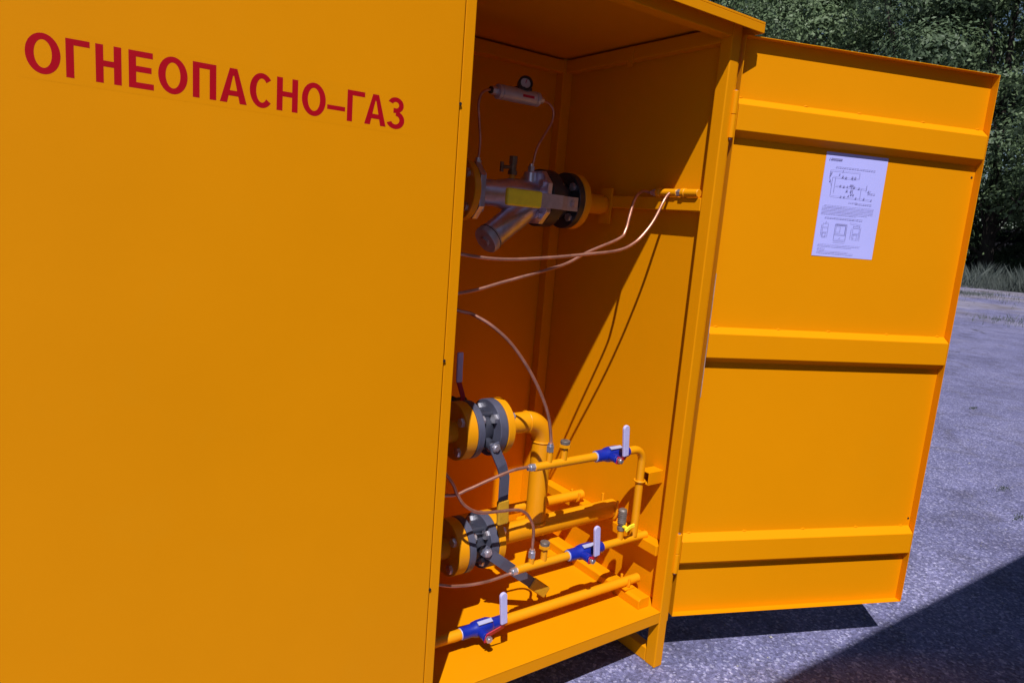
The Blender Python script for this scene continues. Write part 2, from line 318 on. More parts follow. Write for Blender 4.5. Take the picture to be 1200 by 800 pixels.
def letter(ch, x0, x1):
    g = G(); o1, o2, o3 = 0.0002, 0.00026, 0.00032; s = SW; cz = (ZB+ZT)/2; wd = x1-x0
    if ch == 'О': arcband(g, (x0+x1)/2, cz, wd/2, CH/2+0.0008, s*1.04, s*0.86, 0, 2*math.pi, o1)
    elif ch == 'Г': rect(g, x0, x0+s, ZB, ZT, o1); rect(g, x0+s, x1, ZT-s*0.86, ZT, o1)
    elif ch == 'Н': rect(g, x0, x0+s, ZB, ZT, o1); rect(g, x1-s, x1, ZB, ZT, o1); rect(g, x0+s, x1-s, cz-s*0.35, cz+s*0.5, o1)
    elif ch == 'Е':
        rect(g, x0, x0+s, ZB, ZT, o1); rect(g, x0+s, x1-0.001, ZT-s*0.86, ZT, o1); rect(g, x0+s, x1, ZB, ZB+s*0.86, o1); rect(g, x0+s, x1-0.003, cz-s*0.33, cz+s*0.53, o1)
    elif ch == 'П': rect(g, x0, x0+s, ZB, ZT, o1); rect(g, x1-s, x1, ZB, ZT, o1); rect(g, x0+s, x1-s, ZT-s*0.86, ZT, o1)
    elif ch == 'А':
        xm = (x0+x1)/2; h = s*0.58
        quad(g, [(x0, ZB), (x0+s*1.12, ZB), (xm+h*0.15, ZT-0.004), (xm-h, ZT)], o1); quad(g, [(x1-s*1.12, ZB), (x1, ZB), (xm+h, ZT), (xm-h*0.15, ZT-0.004)], o2)
        quad(g, [(xm-h, ZT), (xm, ZT-0.012), (xm+h*0.9, ZT-0.001), (xm+h, ZT)], o3)
        rect(g, x0+wd*0.22, x1-wd*0.22, ZB+CH*0.21, ZB+CH*0.36, o3)
    elif ch == 'С': arcband(g, (x0+x1)/2+0.001, cz, wd/2+0.001, CH/2+0.0008, s*1.04, s*0.86, math.radians(42), math.radians(318), o1)
    elif ch == '–': rect(g, x0, x1, ZB+CH*0.28, ZB+CH*0.42, o1)
    elif ch == 'З':
        r1 = CH*0.245; r2 = CH*0.285; zc2 = ZB+r2-0.0006; zc1 = ZT-r1+0.0006; xm = (x0+x1)/2-0.001
        arcband(g, xm, zc1, wd*0.46, r1+0.0008, s*0.98, s*0.82, math.radians(-88), math.radians(158), o1)
        arcband(g, xm, zc2, wd*0.53, r2+0.0008, s*1.02, s*0.84, math.radians(-158), math.radians(88), o2)
        rect(g, xm-wd*0.13, xm+0.001, zc1-r1-0.0006, zc1-r1+s*0.78, o3)
    obj('letter', g, 'letter_red', cd)
for i, ch in enumerate('ОГНЕОПАСНО–ГАЗ'): letter(ch, LX[2*i], LX[2*i+1])

# open door, built in its own frame: u along the door, w towards the viewer
PH = 0.3777; DH = Vector((0.0149, -0.0039, 0)); DU = Vector((math.cos(PH), -math.sin(PH), 0)); DN = Vector((-math.sin(PH), -math.cos(PH), 0)); ZZ = Vector((0, 0, 1))
def D(u, v, w_): return DH+DU*u+ZZ*v+DN*w_
def dbox(g, u0, u1, v0, v1, w0, w1): return g.obox(D((u0+u1)/2, (v0+v1)/2, (w0+w1)/2), DU*(u1-u0), ZZ*(v1-v0), DN*(w1-w0))
WD = 0.845; z0d, z1d = 0.163, 1.8565; FL = 0.023
od = obj('open_door', dbox(G(), 0, WD, z0d, z1d, -FL-0.002, -FL), 'yellow_sheet', cab, 0.0006)
lip = [(0.0, 0.002, z0d, z1d), (WD-0.002, WD, z0d, z1d), (0.0022, WD-0.0022, z0d, z0d+0.002), (0.0022, WD-0.0022, z1d-0.002, z1d)]
for a in lip: obj('lip', dbox(G(), *a, -FL+0.0002, 0.0), 'yellow_sheet', od, 0.0005)
# pale pinkish strip along the hinge-side lip
obj('pale_edge', dbox(G(), -0.0004, 0.0016, 0.86, 1.22, -0.0005, 0.0006), 'pale_pinkish', od)
for (zb, zf0, zf1, za) in ((1.594, 1.612, 1.680, 1.700), (0.960, 0.9785, 1.0485, 1.066), (0.322, 0.3405, 0.4085, 0.428)):
    g = G(); n_ = 0.0245; u0, u1 = 0.0035, WD-0.004
    sec = [(zb, -FL+0.0003), (zf0, 0.0012), (zf1, 0.0012), (za, -FL+0.0003)]
    vs = [D(u, v, q) for u in (u0, u1) for v, q in sec]
    g.add(vs, [(0, 1, 2, 3)[::-1], (4, 5, 6, 7), (0, 4, 5, 1), (1, 5, 6, 2), (2, 6, 7, 3), (3, 7, 4, 0)])
    st = obj('stiffener', g, 'yellow_sheet', od, 0.0016)
    for k in range(5):
        u = 0.03+k*0.195+random.uniform(-0.02, 0.02)
        obj('weld', G().lathe(D(u, za+0.0003, -FL+0.001), DU, [(-0.007, 0.0004), (-0.003, 0.0024), (0.003, 0.0026), (0.008, 0.0004)], 8), 'yellow_sheet', od)
for u, v in ((0.833, 1.56), (0.835, 0.452)):
    obj('bolt_hole', G().cyl(D(u, v, -FL-0.001), D(u, v, -FL+0.0008), 0.0036, 12), 'hole', od)
for za, zb in ((1.588, 1.711), (0.311, 0.436)):
    hx = D(-0.0125, 0, -0.001); zm = (za+zb)/2
    hy = hx.y-0.003
    obj('hinge_knuckle', G().cyl((hx.x, hy, za), (hx.x, hy, zm-0.0006), 0.0088, 18, ch=0.001), 'yellow', od)
    obj('hinge_knuckle', G().cyl((hx.x, hy, zm+0.0006), (hx.x, hy, zb), 0.0088, 18, ch=0.001), 'yellow', od)
    obj('hinge_pin', G().cyl((hx.x, hy, za-0.004), (hx.x, hy, zb+0.002), 0.0042, 14), 'bare_steel', od)
    obj('hinge_leaf', dbox(G(), -0.008, -0.0002, zm+0.002, zb-0.003, -0.006, -0.002), 'yellow', od)

# ------------------------------------------------------------------ paper on the open door
pap = thing('instruction_sheet', 'white printed sheet with pipe diagram stuck inside the open yellow door', 'paper')
g = G(); nx, nz = 6, 10; U0, V0 = 0.3144, 1.5872
def curl(i, j): return 0.0008+0.00035*math.sin(i*2.1+j*2.3)
vs = []
for j in range(nz+1):
    for i in range(nx+1): vs.append(D(U0+0.21*i/nx, V0-0.297*j/nz, -FL+curl(i/nx, j/nz)))
fs = [(j*(nx+1)+i, j*(nx+1)+i+1, (j+1)*(nx+1)+i+1, (j+1)*(nx+1)+i) for j in range(nz) for i in range(nx)]
g.add(vs, fs, False)
ps = obj('sheet', g, 'paper', pap); sm_ = ps.modifiers.new('thickness', 'SOLIDIFY'); sm_.thickness = 0.0003; sm_.offset = 1
pg = G(); WI = -FL+0.0032
pk = [0]
def ln(x0, y0, x1, y1, t=0.0007):
    """ink stroke; x, y in millimetres from the sheet's top left corner"""
    pk[0] += 1; a = Vector((x0, y0)); b = Vector((x1, y1)); dd = (b-a).normalized() if (b-a).length else Vector((1, 0)); nn = Vector((-dd.y, dd.x))*t*500
    off = WI+(pk[0] % 40)*0.00001
    pts = [a+nn, b+nn, b-nn, a-nn]
    pg.add([D(U0+q.x/1000, V0-q.y/1000, off) for q in pts], [(0, 1, 2, 3)])
def words(x0, x1, y, h=1.1):
    x = x0
    while x < x1-2:
        l = random.uniform(3, 9); l = min(l, x1-x); ln(x, y, x+l, y, h/1000); x += l+random.uniform(1.2, 1.8)
def rec(x0, y0, x1, y1, t=0.0006): ln(x0, y0, x1, y0, t); ln(x1, y0, x1, y1, t); ln(x1, y1, x0, y1, t); ln(x0, y1, x0, y0, t)
ln(12, 17, 12, 22, 0.0022); ln(16, 18.5, 54, 18.5, 0.0028); words(16, 54, 21.5, 0.7)
words(36, 172, 40, 1.5)
# pipe diagram
ln(20, 50, 62, 50); ln(62, 46, 62, 53, 0.0012); ln(62, 50, 120, 50); ln(120, 50, 120, 66); ln(20, 50, 20, 72, 0.0009); ln(20, 72, 30, 92); ln(30, 68, 30, 122); ln(30, 68, 100, 68); ln(120, 66, 96, 70)
ln(40, 72, 40, 92); ln(44, 92, 150, 94); ln(32, 122, 170, 124); ln(40, 66, 40, 112); ln(132, 94, 132, 124); ln(150, 82, 150, 100, 0.0009)
for (x, y) in ((52, 60), (64, 66), (75, 68), (96, 66), (106, 66), (60, 92), (72, 93), (84, 92), (94, 88), (100, 88), (108, 92), (124, 94), (66, 122), (78, 122), (92, 118), (100, 114), (108, 114), (118, 122), (146, 122), (172, 124), (84, 104), (98, 104), (22, 64), (23, 80), (24, 58)):
    r = random.uniform(2, 4); ln(x-r, y-r*0.6, x+r, y+r*0.6, 0.0012); ln(x-r, y+r*0.6, x+r, y-r*0.6, 0.0012); ln(x, y-r*1.4, x, y+r*0.4, 0.0009)
ln(98, 112, 98, 84, 0.0009); ln(104, 114, 104, 84, 0.0009); ln(154, 100, 166, 100, 0.0012); ln(158, 96, 158, 108, 0.0012); words(160, 184, 106, 1.6); words(120, 176, 138, 1.5); words(96, 126, 136, 1.2)
for k in range(7): words(10 if k else 16, 186 if k not in (5, 6) else (170 if k == 5 else 130), 150+k*3.9, 1.15)
words(24, 156, 184, 1.6)
rec(22, 200, 40, 238); ln(22, 212, 40, 212); ln(22, 226, 40, 226); ln(31, 194, 31, 200, 0.001); ln(18, 204, 18, 236); rec(24, 228, 34, 240)
rec(64, 200, 104, 246, 0.0008); ln(64, 230, 104, 230, 0.0010); ln(66, 202, 102, 202, 0.0014); rec(68, 206, 82, 224); ln(100, 204, 100, 228, 0.0014); ln(64, 252, 104, 252); ln(82, 240, 86, 240, 0.0012)
rec(126, 200, 148, 240); ln(126, 206, 148, 206, 0.0010); ln(126, 224, 148, 224, 0.0009); rec(130, 226, 142, 240); ln(152, 204, 152, 242); ln(120, 210, 120, 240); ln(112, 194, 150, 198)
for k in range(2): words(14, 160-30*k, 262+k*4, 1.0)
for k in range(4): words(14, (42, 40, 120, 140)[k], 274+k*4, 1.15)
obj('print', pg, 'ink', pap)

# ------------------------------------------------------------------ pipework
XV = [-0.655, -0.622, -0.620, -0.600, -0.551, -0.526, -0.524, -0.502]
def flange(par, x0, x1, y, z, R, mat, name='flange', rb=None, bolts=None):
    o = obj(name, G().lathe((x0, y, z), (1, 0, 0), [(0, R-0.0015), (0.0015, R), (x1-x0-0.0015, R), (x1-x0, R-0.0015)], 48), mat, par)
    return o
def bolt(par, x0, x1, y, z, r=0.0085, mat='zinc'):
    """hex head at x0 (pointing -X), nut at x1"""
    g = G(); g.hexa((x0-0.009, y, z), (x0, y, z), r*1.55).cyl((x0, y, z), (x1+0.013, y, z), r*0.9, 14).hexa((x1, y, z), (x1+0.009, y, z), r*1.55)
    return obj('bolt', g, mat, par)
def ubolt(par, x, y, z, R, axis=(1, 0, 0), start=(0, -1, 0), drop=0.02, r=0.0044):
    g = G(); a = Vector(axis); s_ = Vector(start); up = a.cross(s_)
    pts = [Vector((x, y, z))+s_*R-up*drop]+[Vector((x, y, z))+(s_*math.cos(t)+up*math.sin(t))*R for t in np.linspace(0, math.pi, 15)]+[Vector((x, y, z))-s_*R-up*drop]
    g.tube(pts, r, 10, 0); return obj('u_bolt', g, 'pipe_yellow', par)
YL = 0.26; ZL1, ZL2 = 0.755, 0.420; RP = 0.0302
# lower run: horizontal main with the riser that turns into the upper of the two branches
lp = thing('gas_pipe', 'thick yellow gas pipe with elbow riser between the two grey flanged valves', 'pipe')
obj('tube', G().cyl((-0.502, YL, ZL2), (-0.022, YL, ZL2), RP, 32, ch=0.002), 'pipe_yellow', lp)
obj('tube', G().cyl((-1.62, YL, ZL2), (-0.655, YL, ZL2), RP, 32), 'pipe_yellow', lp)
obj('tube', G().cyl((-1.62, YL, ZL1), (-0.655, YL, ZL1), RP, 32), 'pipe_yellow', lp)
XR = -0.346; RE = 0.064
obj('tube', G().cyl((-0.502, YL, ZL1), (XR-RE, YL, ZL1), RP, 32), 'pipe_yellow', lp)
g = G(); g.tube([(XR-RE+RE*math.sin(t), YL, ZL1-RE+RE*math.cos(t)) for t in np.linspace(0, math.pi/2, 17)], RP+0.0006, 32, 0); obj('elbow', g, 'pipe_yellow', lp)
obj('riser', G().cyl((XR, YL, ZL1-RE), (XR, YL, ZL2+0.01), RP, 32), 'pipe_yellow', lp)
for a, b in (((XR-RE, YL, ZL1), (1, 0, 0)), ((XR, YL, ZL1-RE), (0, 0, 1)), ((-0.499, YL, ZL1), (1, 0, 0)), ((-0.499, YL, ZL2), (1, 0, 0))):
    obj('weld', G().torus(a, b, RP+0.0006, 0.0024, seg=32), 'pipe_yellow', lp)
obj('weld', G().torus((XR, YL, ZL2+RP*0.62), (0, 0, 1), RP+0.002, 0.003, seg=32), 'pipe_yellow', lp)
for z in (ZL1, ZL2):
    flange(lp, XV[0], XV[1], YL, z, 0.079, 'pipe_yellow'); flange(lp, XV[6], XV[7], YL, z, 0.079, 'pipe_yellow')
ubolt(lp, -0.038, YL, ZL2, RP+0.005, drop=0.04)
# far thin pipe
tp = thing('gas_pipe', 'thin yellow pipe running behind the thick lower gas pipe near the back wall', 'pipe')
obj('tube', G().cyl((-1.62, 0.405, 0.414), (-0.03, 0.405, 0.414), 0.0165, 24, ch=0.002), 'pipe_yellow', tp)
ubolt(tp, -0.06, 0.405, 0.414, 0.0195, drop=0.015)
def flanged_valve(label, y, z, R, xv, mat, body_r, stem, grp):
    t = thing('flanged_valve', label, 'valve', group=grp)
    a, b, c, d = xv
    flange(t, a, b, y, z, R, mat, 'body_flange'); flange(t, c, d, y, z, R, mat, 'body_flange')
    for q in (a-0.0016, d+0.0003): obj('gasket', G().cyl((q, y, z), (q+0.0013, y, z), R*0.8, 32), 'black_plastic', t)
    L = c-b
    obj('valve_body', G().lathe((b, y, z), (1, 0, 0), [(-0.001, body_r*0.82), (L*0.25, body_r*0.97), (L*0.5, body_r), (L*0.75, body_r*0.97), (L+0.001, body_r*0.82)], 32)
        .cyl((stem[0], y-body_r*0.5, stem[2]), (stem[0], stem[1]+0.012, stem[2]), 0.017, 20, r2=0.014), 'valve_dark' if mat == 'valve_grey' else mat, t)
    obj('stem_nut', G().cyl((stem[0], stem[1]+0.014, stem[2]), (stem[0], stem[1]-0.0155, stem[2]), 0.007, 14).hexa((stem[0], stem[1]-0.004, stem[2]), (stem[0], stem[1]-0.012, stem[2]), 0.0125), 'zinc' if mat == 'valve_grey' else 'bare_steel', t)
    return t
def flange_bolts(t, xs, y, z, rb, mat, n=4, ph=math.pi/4, r=0.0085):
    for (x0, x1) in xs:
        for k in range(n):
            an = ph+2*math.pi*k/n
            bolt(t, x0, x1, y+rb*math.cos(an), z+rb*math.sin(an), r, mat)
for z, lab in ((ZL1, 'upper grey flanged ball valve with lever hanging straight down, yellow grip'), (ZL2, 'lower grey flanged ball valve with lever slanting down to the floor')):
    sx = XV[3]+0.026; sz = z-0.028 if z == ZL1 else z+0.008
    hub = Vector((sx, 0.176, sz))
    t = flanged_valve(lab, YL, z, 0.079, XV[2:6], 'valve_grey', 0.052, hub, 'grey flanged valves on the lower gas pipe')
    flange_bolts(t, ((XV[0], XV[3]), (XV[4], XV[7])), YL, z, 0.060, 'zinc', 4, math.pi/4+0.12)
    # cast ribs and tie lugs of the body
    for an in (2.05, 4.25):
        obj('lug', G().cyl((XV[3]-0.001, YL+0.05*math.cos(an), z+0.05*math.sin(an)), (XV[4]+0.001, YL+0.05*math.cos(an), z+0.05*math.sin(an)), 0.0095, 14), 'valve_dark', t)
    if z == ZL1:
        obj('lever', G().bar([hub+Vector((-0.004, -0.004, 0.012)), hub+Vector((0, -0.004, -0.006)), hub+Vector((0.020, -0.012, -0.05)), (-0.5405, 0.165, 0.64), (-0.5395, 0.165, 0.572)], (1, 0, 0), 0.030, 0.006), 'valve_grey', t, 0.001)
        obj('grip', G().bar([(-0.5395, 0.165, 0.576), (-0.538, 0.165, 0.55), (-0.535, 0.165, 0.506)], (1, 0, 0), 0.035, 0.013), 'grip_amber', t, 0.004, 3)
    else:
        dr = Vector((-0.357, 0.166, 0.256))-hub; dr.y = 0; dn = dr.normalized(); wn = Vector((dn.z, 0, -dn.x))
        obj('lever', G().bar([hub+Vector((0, -0.004, 0))-dn*0.014, hub+Vector((0, -0.004, 0))+dn*0.02, hub+Vector((0, -0.012, 0))+dn*0.06, hub+Vector((0, -0.012, 0))+dn*(dr.length-0.07)], wn, 0.030, 0.006), 'valve_grey', t, 0.001)
        obj('grip', G().bar([hub+Vector((0, -0.012, 0))+dn*(dr.length-0.075), hub+Vector((0, -0.012, 0))+dn*dr.length], wn, 0.035, 0.013), 'grip_amber', t, 0.004, 3)

# upper run
YU, ZU, RU = 0.42, 1.394, 0.084
XU = [-0.589, -0.568, -0.549, -0.345, -0.322, -0.308, -0.277, -0.221, -0.198, -0.174]
up = thing('gas_pipe', 'yellow flanged pipe ends of the upper line either side of the strainer', 'pipe')
obj('tube', G().lathe((-0.174, YU, ZU), (1, 0, 0), [(0, 0.031), (0.108, 0.031), (0.122, 0.027), (0.1325, 0.018)], 32), 'pipe_yellow', up)
obj('tube', G().cyl((-1.62, YU, ZU), (-0.589, YU, ZU), 0.031, 32), 'pipe_yellow', up)
flange(up, XU[0], XU[1], YU, ZU, RU, 'pipe_yellow'); flange(up, XU[8], XU[9], YU, ZU, RU, 'pipe_yellow')
obj('weld', G().torus((-0.172, YU, ZU), (1, 0, 0), 0.0325, 0.003, seg=32), 'pipe_yellow', up)
st = thing('y_strainer', 'dark steel Y strainer with slanted cylinder, left of the black valve', 'strainer')
def oct_plate(x0, x1, hs):
    c = hs*0.55; return G().plate([(-hs, -c), (-c, -hs), (c, -hs), (hs, -c), (hs, c), (c, hs), (-c, hs), (-hs, c)], 0, x1-x0, (0, 1, 0), (0, 0, 1), (x0, YU, ZU))
obj('end_flange', oct_plate(-0.567, -0.550, 0.076), 'strainer_steel', st, 0.001)
obj('end_flange', oct_plate(-0.338, -0.322, 0.076), 'strainer_steel', st, 0.001)
obj('strainer_body', G().lathe((-0.550, YU, ZU), (1, 0, 0), [(0, 0.040), (0.08, 0.038), (0.12, 0.046), (0.17, 0.050), (0.212, 0.045)], 32), 'strainer_steel', st)
ba = Vector((-0.325, 0.415, 1.388)); bb = Vector((-0.505, 0.392, 1.262)); bd = (bb-ba).normalized(); bl = (bb-ba).length
obj('branch', G().lathe(ba, bd, [(0.0, 0.040), (bl-0.05, 0.0385), (bl-0.022, 0.0385)], 36), 'strainer_steel', st)
obj('cap', G().lathe(ba, bd, [(bl-0.021, 0.034), (bl-0.0205, 0.0402), (bl-0.016, 0.041), (bl-0.0145, 0.0392), (bl-0.0125, 0.041), (bl+0.002, 0.041), (bl+0.006, 0.038), (bl+0.0062, 0.022)], 36), 'lever_steel', st)
obj('cap_ring', G().torus(ba+bd*(bl-0.0145), bd, 0.0398, 0.0016, seg=36), 'black_plastic', st)
obj('cap_plug', G().hexa(bb+bd*0.006, bb+bd*0.012, 0.015), 'bare_steel', st)
obj('boss', G().cyl((-0.348, YU, ZU+0.02), (-0.348, YU, ZU+0.072), 0.024, 24, r2=0.021, ch=0.002), 'strainer_steel', st)
obj('boss', G().cyl((-0.534, YU, ZU+0.02), (-0.534, YU, ZU+0.07), 0.013, 20, ch=0.001), 'strainer_steel', st)
flange_bolts(st, ((XU[0], -0.549),), YU, ZU, 0.064, 'zinc', 4, math.pi/4, 0.008)
tv = flanged_valve('black flanged ball valve with yellow gripped lever lying along the upper line', YU, ZU, RU, (XU[5]-0.012, XU[6], XU[7], XU[8]-0.001), 'valve_black', 0.056, Vector((-0.262, 0.322, 1.383)), None)
flange_bolts(tv, ((-0.337, XU[6]), (XU[7], XU[9])), YU, ZU, 0.064, 'zinc', 4, math.pi/4+0.1, 0.008)
obj('lever', G().bar([(-0.245, 0.318, 1.382), (-0.285, 0.317, 1.382), (-0.31, 0.309, 1.383), (-0.395, 0.308, 1.384)], (0, 0, 1), 0.040, 0.006), 'lever_steel', tv, 0.001)
gp = obj('grip', G().bar([(-0.388, 0.308, 1.3835), (-0.41, 0.308, 1.384), (-0.50, 0.308, 1.385), (-0.507, 0.308, 1.385)], (0, 0, 1), 0.047, 0.018), 'grip', tv, 0.008, 4)
# brass cock behind the strainer
bc = thing('drain_cock', 'small dark brass cock standing up behind the upper strainer', 'cock')
obj('stub', G().cyl((-0.400, YU+0.02, 1.42), (-0.400, YU+0.02, 1.453), 0.010, 16), 'pipe_yellow', bc)
obj('cock_body', G().hexa((-0.400, YU+0.02, 1.453), (-0.400, YU+0.02, 1.465), 0.0145).cyl((-0.400, YU+0.02, 1.465), (-0.400, YU+0.02, 1.484), 0.0105, 16).hexa((-0.400, YU+0.02, 1.484), (-0.400, YU+0.02, 1.506), 0.0125), 'brass', bc)
obj('tap', G().cyl((-0.408, YU+0.02, 1.474), (-0.434, YU+0.02, 1.472), 0.0055, 12).box(-0.444, -0.434, YU+0.017, YU+0.023, 1.458, 1.486), 'brass', bc)

# pressure indicator above the strainer
ind = thing('pressure_indicator', 'grey cylindrical filter indicator with small round dial above the strainer', 'gauge')
zi = 1.671
obj('barrel', G().lathe((-0.487, YU, zi), (1, 0, 0), [(0, 0.0175), (0.001, 0.0205), (0.010, 0.0205), (0.0105, 0.0185), (0.013, 0.0185), (0.0135, 0.0205), (0.128, 0.0205), (0.1285, 0.0185), (0.131, 0.0185), (0.1315, 0.0205), (0.142, 0.0205), (0.143, 0.0175)], 28), 'aluminium', ind)
obj('end_nut', G().hexa((-0.505, YU, zi), (-0.488, YU, zi), 0.012), 'zinc', ind); obj('end_nut', G().hexa((-0.343, YU, zi), (-0.326, YU, zi), 0.0095), 'zinc', ind)
obj('collar', G().cyl((-0.510, YU, zi), (-0.5052, YU, zi), 0.010, 16), 'black_plastic', ind)
obj('red_strip', G().obox((-0.392, YU-0.0208, zi-0.001), (0.040, 0, 0), (0, 0.001, 0), (0, 0, 0.007)), 'red', ind)
dy = Vector((-0.35, -0.9, 0.2)).normalized(); dc = Vector((-0.398, YU-0.006, zi+0.034))
ds = obj('dial_case', G().lathe(dc, dy, [(-0.014, 0.016), (-0.012, 0.0205), (0.008, 0.021), (0.0085, 0.0150), (0.004, 0.0145)], 28, capb=False), 'black_plastic', ind)
obj('dial_face', G().lathe(dc, dy, [(0.0035, 0.0147), (0.004, 0.0143)], 24), 'gauge_face', ds)
obj('needle', G().bar([dc+dy*0.0052, dc+dy*0.0052+Vector((0.004, 0, 0.011))], (1, 0, 0), 0.002, 0.0006), 'red', ds)
obj('dial_foot', G().box(-0.424, -0.376, YU-0.012, YU+0.010, zi+0.0175, zi+0.0245), 'black_plastic', ind, 0.001)

# copper tubes
def copper(label, pts, r=0.0042, nut0=None, nut1=None, sub=10, mat='copper', cat='tube'):
    t = thing('copper_tube', label, cat, group='thin copper impulse tubes')
    obj('tube', G().tube(pts, r, 12, sub), mat, t)
    for nd in (nut0, nut1):
        if nd:
            p, dr = Vector(nd[0]), Vector(nd[1]).normalized()
            obj('nut', G().hexa(p, p+dr*0.016, 0.0105).cyl(p+dr*0.016, p+dr*0.023, 0.0075, 14), 'zinc', t)
    return t
C = lambda l, y: [(a, y, b) for a, b in l]
copper('copper tube rising from the left boss of the strainer to the indicator', C([(-0.534, 1.472), (-0.532, 1.493), (-0.531, 1.534), (-0.539, 1.588), (-0.544, 1.628), (-0.537, 1.656), (-0.521, 1.668), (-0.506, 1.671)], YU), 0.0038, ((-0.534, YU, 1.463), (0, 0, 1)))
copper('S curved copper tube from the right end of the indicator down to the strainer', C([(-0.346, 1.475), (-0.342, 1.493), (-0.332, 1.538), (-0.302, 1.589), (-0.286, 1.617), (-0.284, 1.647), (-0.301, 1.666), (-0.328, 1.671)], YU), 0.0038, ((-0.348, YU, 1.466), (0, 0, 1)))
# couplings lying on the middle rail
for nm, y0, y1, lab in (('a', 0.128, 0.206, 'yellow coupling on the middle rail, the one farther from the door post'), ('b', 0.050, 0.112, 'yellow coupling on the middle rail, next to the door post')):
    t = thing('tube_coupling', lab, 'coupling', group='yellow couplings on the middle rail')
    obj('sleeve', G().cyl((-0.034, y1, 1.4365), (-0.034, y0, 1.4365), 0.0115, 20, ch=0.001), 'pipe_yellow', t)
    obj('shoulder', G().cyl((-0.034, y1+0.0002, 1.4365), (-0.034, y1-0.014, 1.4365), 0.0135, 20, ch=0.001), 'pipe_yellow', t)
copper('copper tube from the farther coupling, crossing down below the other one', [(-0.034, 0.240, 1.4365), (-0.062, 0.238, 1.4375), (-0.100, 0.222, 1.424), (-0.120, 0.215, 1.400), (-0.135, 0.21, 1.36), (-0.150, 0.205, 1.319), (-0.178, 0.2, 1.294), (-0.287, 0.2, 1.253), (-0.365, 0.195, 1.219), (-0.440, 0.19, 1.199), (-0.569, 0.195, 1.165), (-0.695, 0.20, 1.135), (-0.90, 0.28, 1.10), (-1.10, 0.40, 1.22), (-1.14, 0.42, 1.37)], 0.0044, ((-0.034, 0.207, 1.4365), (0, 1, 0)))
copper('copper tube from the coupling by the door post, running nearly level to the left', [(-0.034, 0.146, 1.4365), (-0.046, 0.152, 1.432), (-0.066, 0.150, 1.408), (-0.090, 0.152, 1.360), (-0.116, 0.155, 1.323), (-0.155, 0.158, 1.287), (-0.212, 0.160, 1.263), (-0.318, 0.165, 1.248), (-0.460, 0.17, 1.2325), (-0.590, 0.18, 1.2235), (-0.705, 0.19, 1.231), (-0.90, 0.27, 1.26), (-1.02, 0.39, 1.33), (-1.05, 0.42, 1.37)], 0.0044, ((-0.034, 0.113, 1.4365), (0, 1, 0)))
YM = 0.11; ZT1 = 0.680; ZM = 0.392
copper('arched copper tube dropping onto the upper blue valve pipe', [(-0.436, YM, 0.728), (-0.436, YM, 0.748), (-0.4495, 0.112, 0.812), (-0.474, 0.118, 0.872), (-0.518, 0.125, 0.944), (-0.572, 0.135, 1.011), (-0.619, 0.15, 1.053), (-0.658, 0.17, 1.078), (-0.685, 0.19, 1.088), (-0.75, 0.22, 1.088), (-0.9, 0.25, 1.02), (-0.95, 0.26, 0.78)], 0.0044, ((-0.436, YM, 0.718), (0, 0, 1)))
copper('copper tube leaving the left end of the upper blue valve pipe', [(-0.498, YM, ZT1+0.003), (-0.517, YM, 0.684), (-0.558, YM, 0.682), (-0.624, 0.112, 0.667), (-0.686, 0.115, 0.650), (-0.742, 0.12, 0.641), (-0.86, 0.17, 0.66), (-0.96, 0.24, 0.74)], 0.0042, ((-0.484, YM, ZT1+0.001), (-1, 0, 0)))
copper('bent copper tube dropping onto the middle blue valve pipe', [(-0.467, YM, 0.425), (-0.4675, YM, 0.445), (-0.469, YM, 0.498), (-0.482, YM, 0.530), (-0.504, YM, 0.556), (-0.535, YM, 0.569), (-0.593, YM, 0.575), (-0.653, YM, 0.584), (-0.696, YM, 0.610), (-0.721, YM, 0.644), (-0.748, YM, 0.691), (-0.83, 0.15, 0.79), (-0.90, 0.25, 0.78)], 0.0042, ((-0.467, YM, 0.418), (0, 0, 1)))
copper('lowest copper tube, leaving the left end of the middle blue valve pipe', [(-0.526, YM, 0.388), (-0.540, YM, 0.386), (-0.610, YM, 0.382), (-0.688, YM, 0.390), (-0.750, 0.115, 0.406), (-0.86, 0.18, 0.43), (-0.95, 0.25, 0.43)], 0.0042, ((-0.514, YM, 0.390), (-1, 0, 0)))

# small bore pipes with the blue valves
def stub(par, x, y, z0, z1): return obj('stub', G().cyl((x, y, z0), (x, y, z1), 0.0085, 16), 'pipe_yellow', par)
def plug(par, x, y, z0):
    obj('plug_stub', G().cyl((x, y, z0), (x, y, z0+0.031), 0.0095, 16), 'pipe_yellow', par)
    obj('plug_washer', G().cyl((x, y, z0+0.031), (x, y, z0+0.0355), 0.0088, 16), 'hole', par)
    obj('plug_nut', G().hexa((x, y, z0+0.0355), (x, y, z0+0.044), 0.0165), 'pipe_yellow', par)
    obj('plug_cap', G().cyl((x, y, z0+0.044), (x, y, z0+0.0545), 0.0135, 18, ch=0.001), 'cap_grey', par)
RS = 0.0122
p1 = thing('gas_pipe', 'slim yellow pipe through the upper blue valve, bent down at its right end', 'pipe')
obj('tube', G().cyl((-0.486, YM, ZT1), (-0.268, YM, ZT1), RS*0.92, 22, r2=RS, ch=0.001), 'pipe_yellow', p1)
XE = -0.074; RB = 0.040
pts = [(-0.140, YM, ZT1)]+[(XE-RB+RB*math.sin(t), YM, ZT1-RB+RB*math.cos(t)) for t in np.linspace(0, math.pi/2, 10)]+[(XE, YM, ZM+0.008)]
obj('bend', G().tube(pts, RS, 22, 0), 'pipe_yellow', p1)
stub(p1, -0.436, YM, ZT1, 0.720); plug(p1, -0.385, YM, ZT1+0.008)
obj('u_bolt', G().torus((XE, YM, 0.578), (0, 0, 1), RS+0.0036, 0.003, seg=24), 'pipe_yellow', p1)
p2 = thing('gas_pipe', 'slim yellow pipe through the middle blue valve, ending by the side wall', 'pipe')
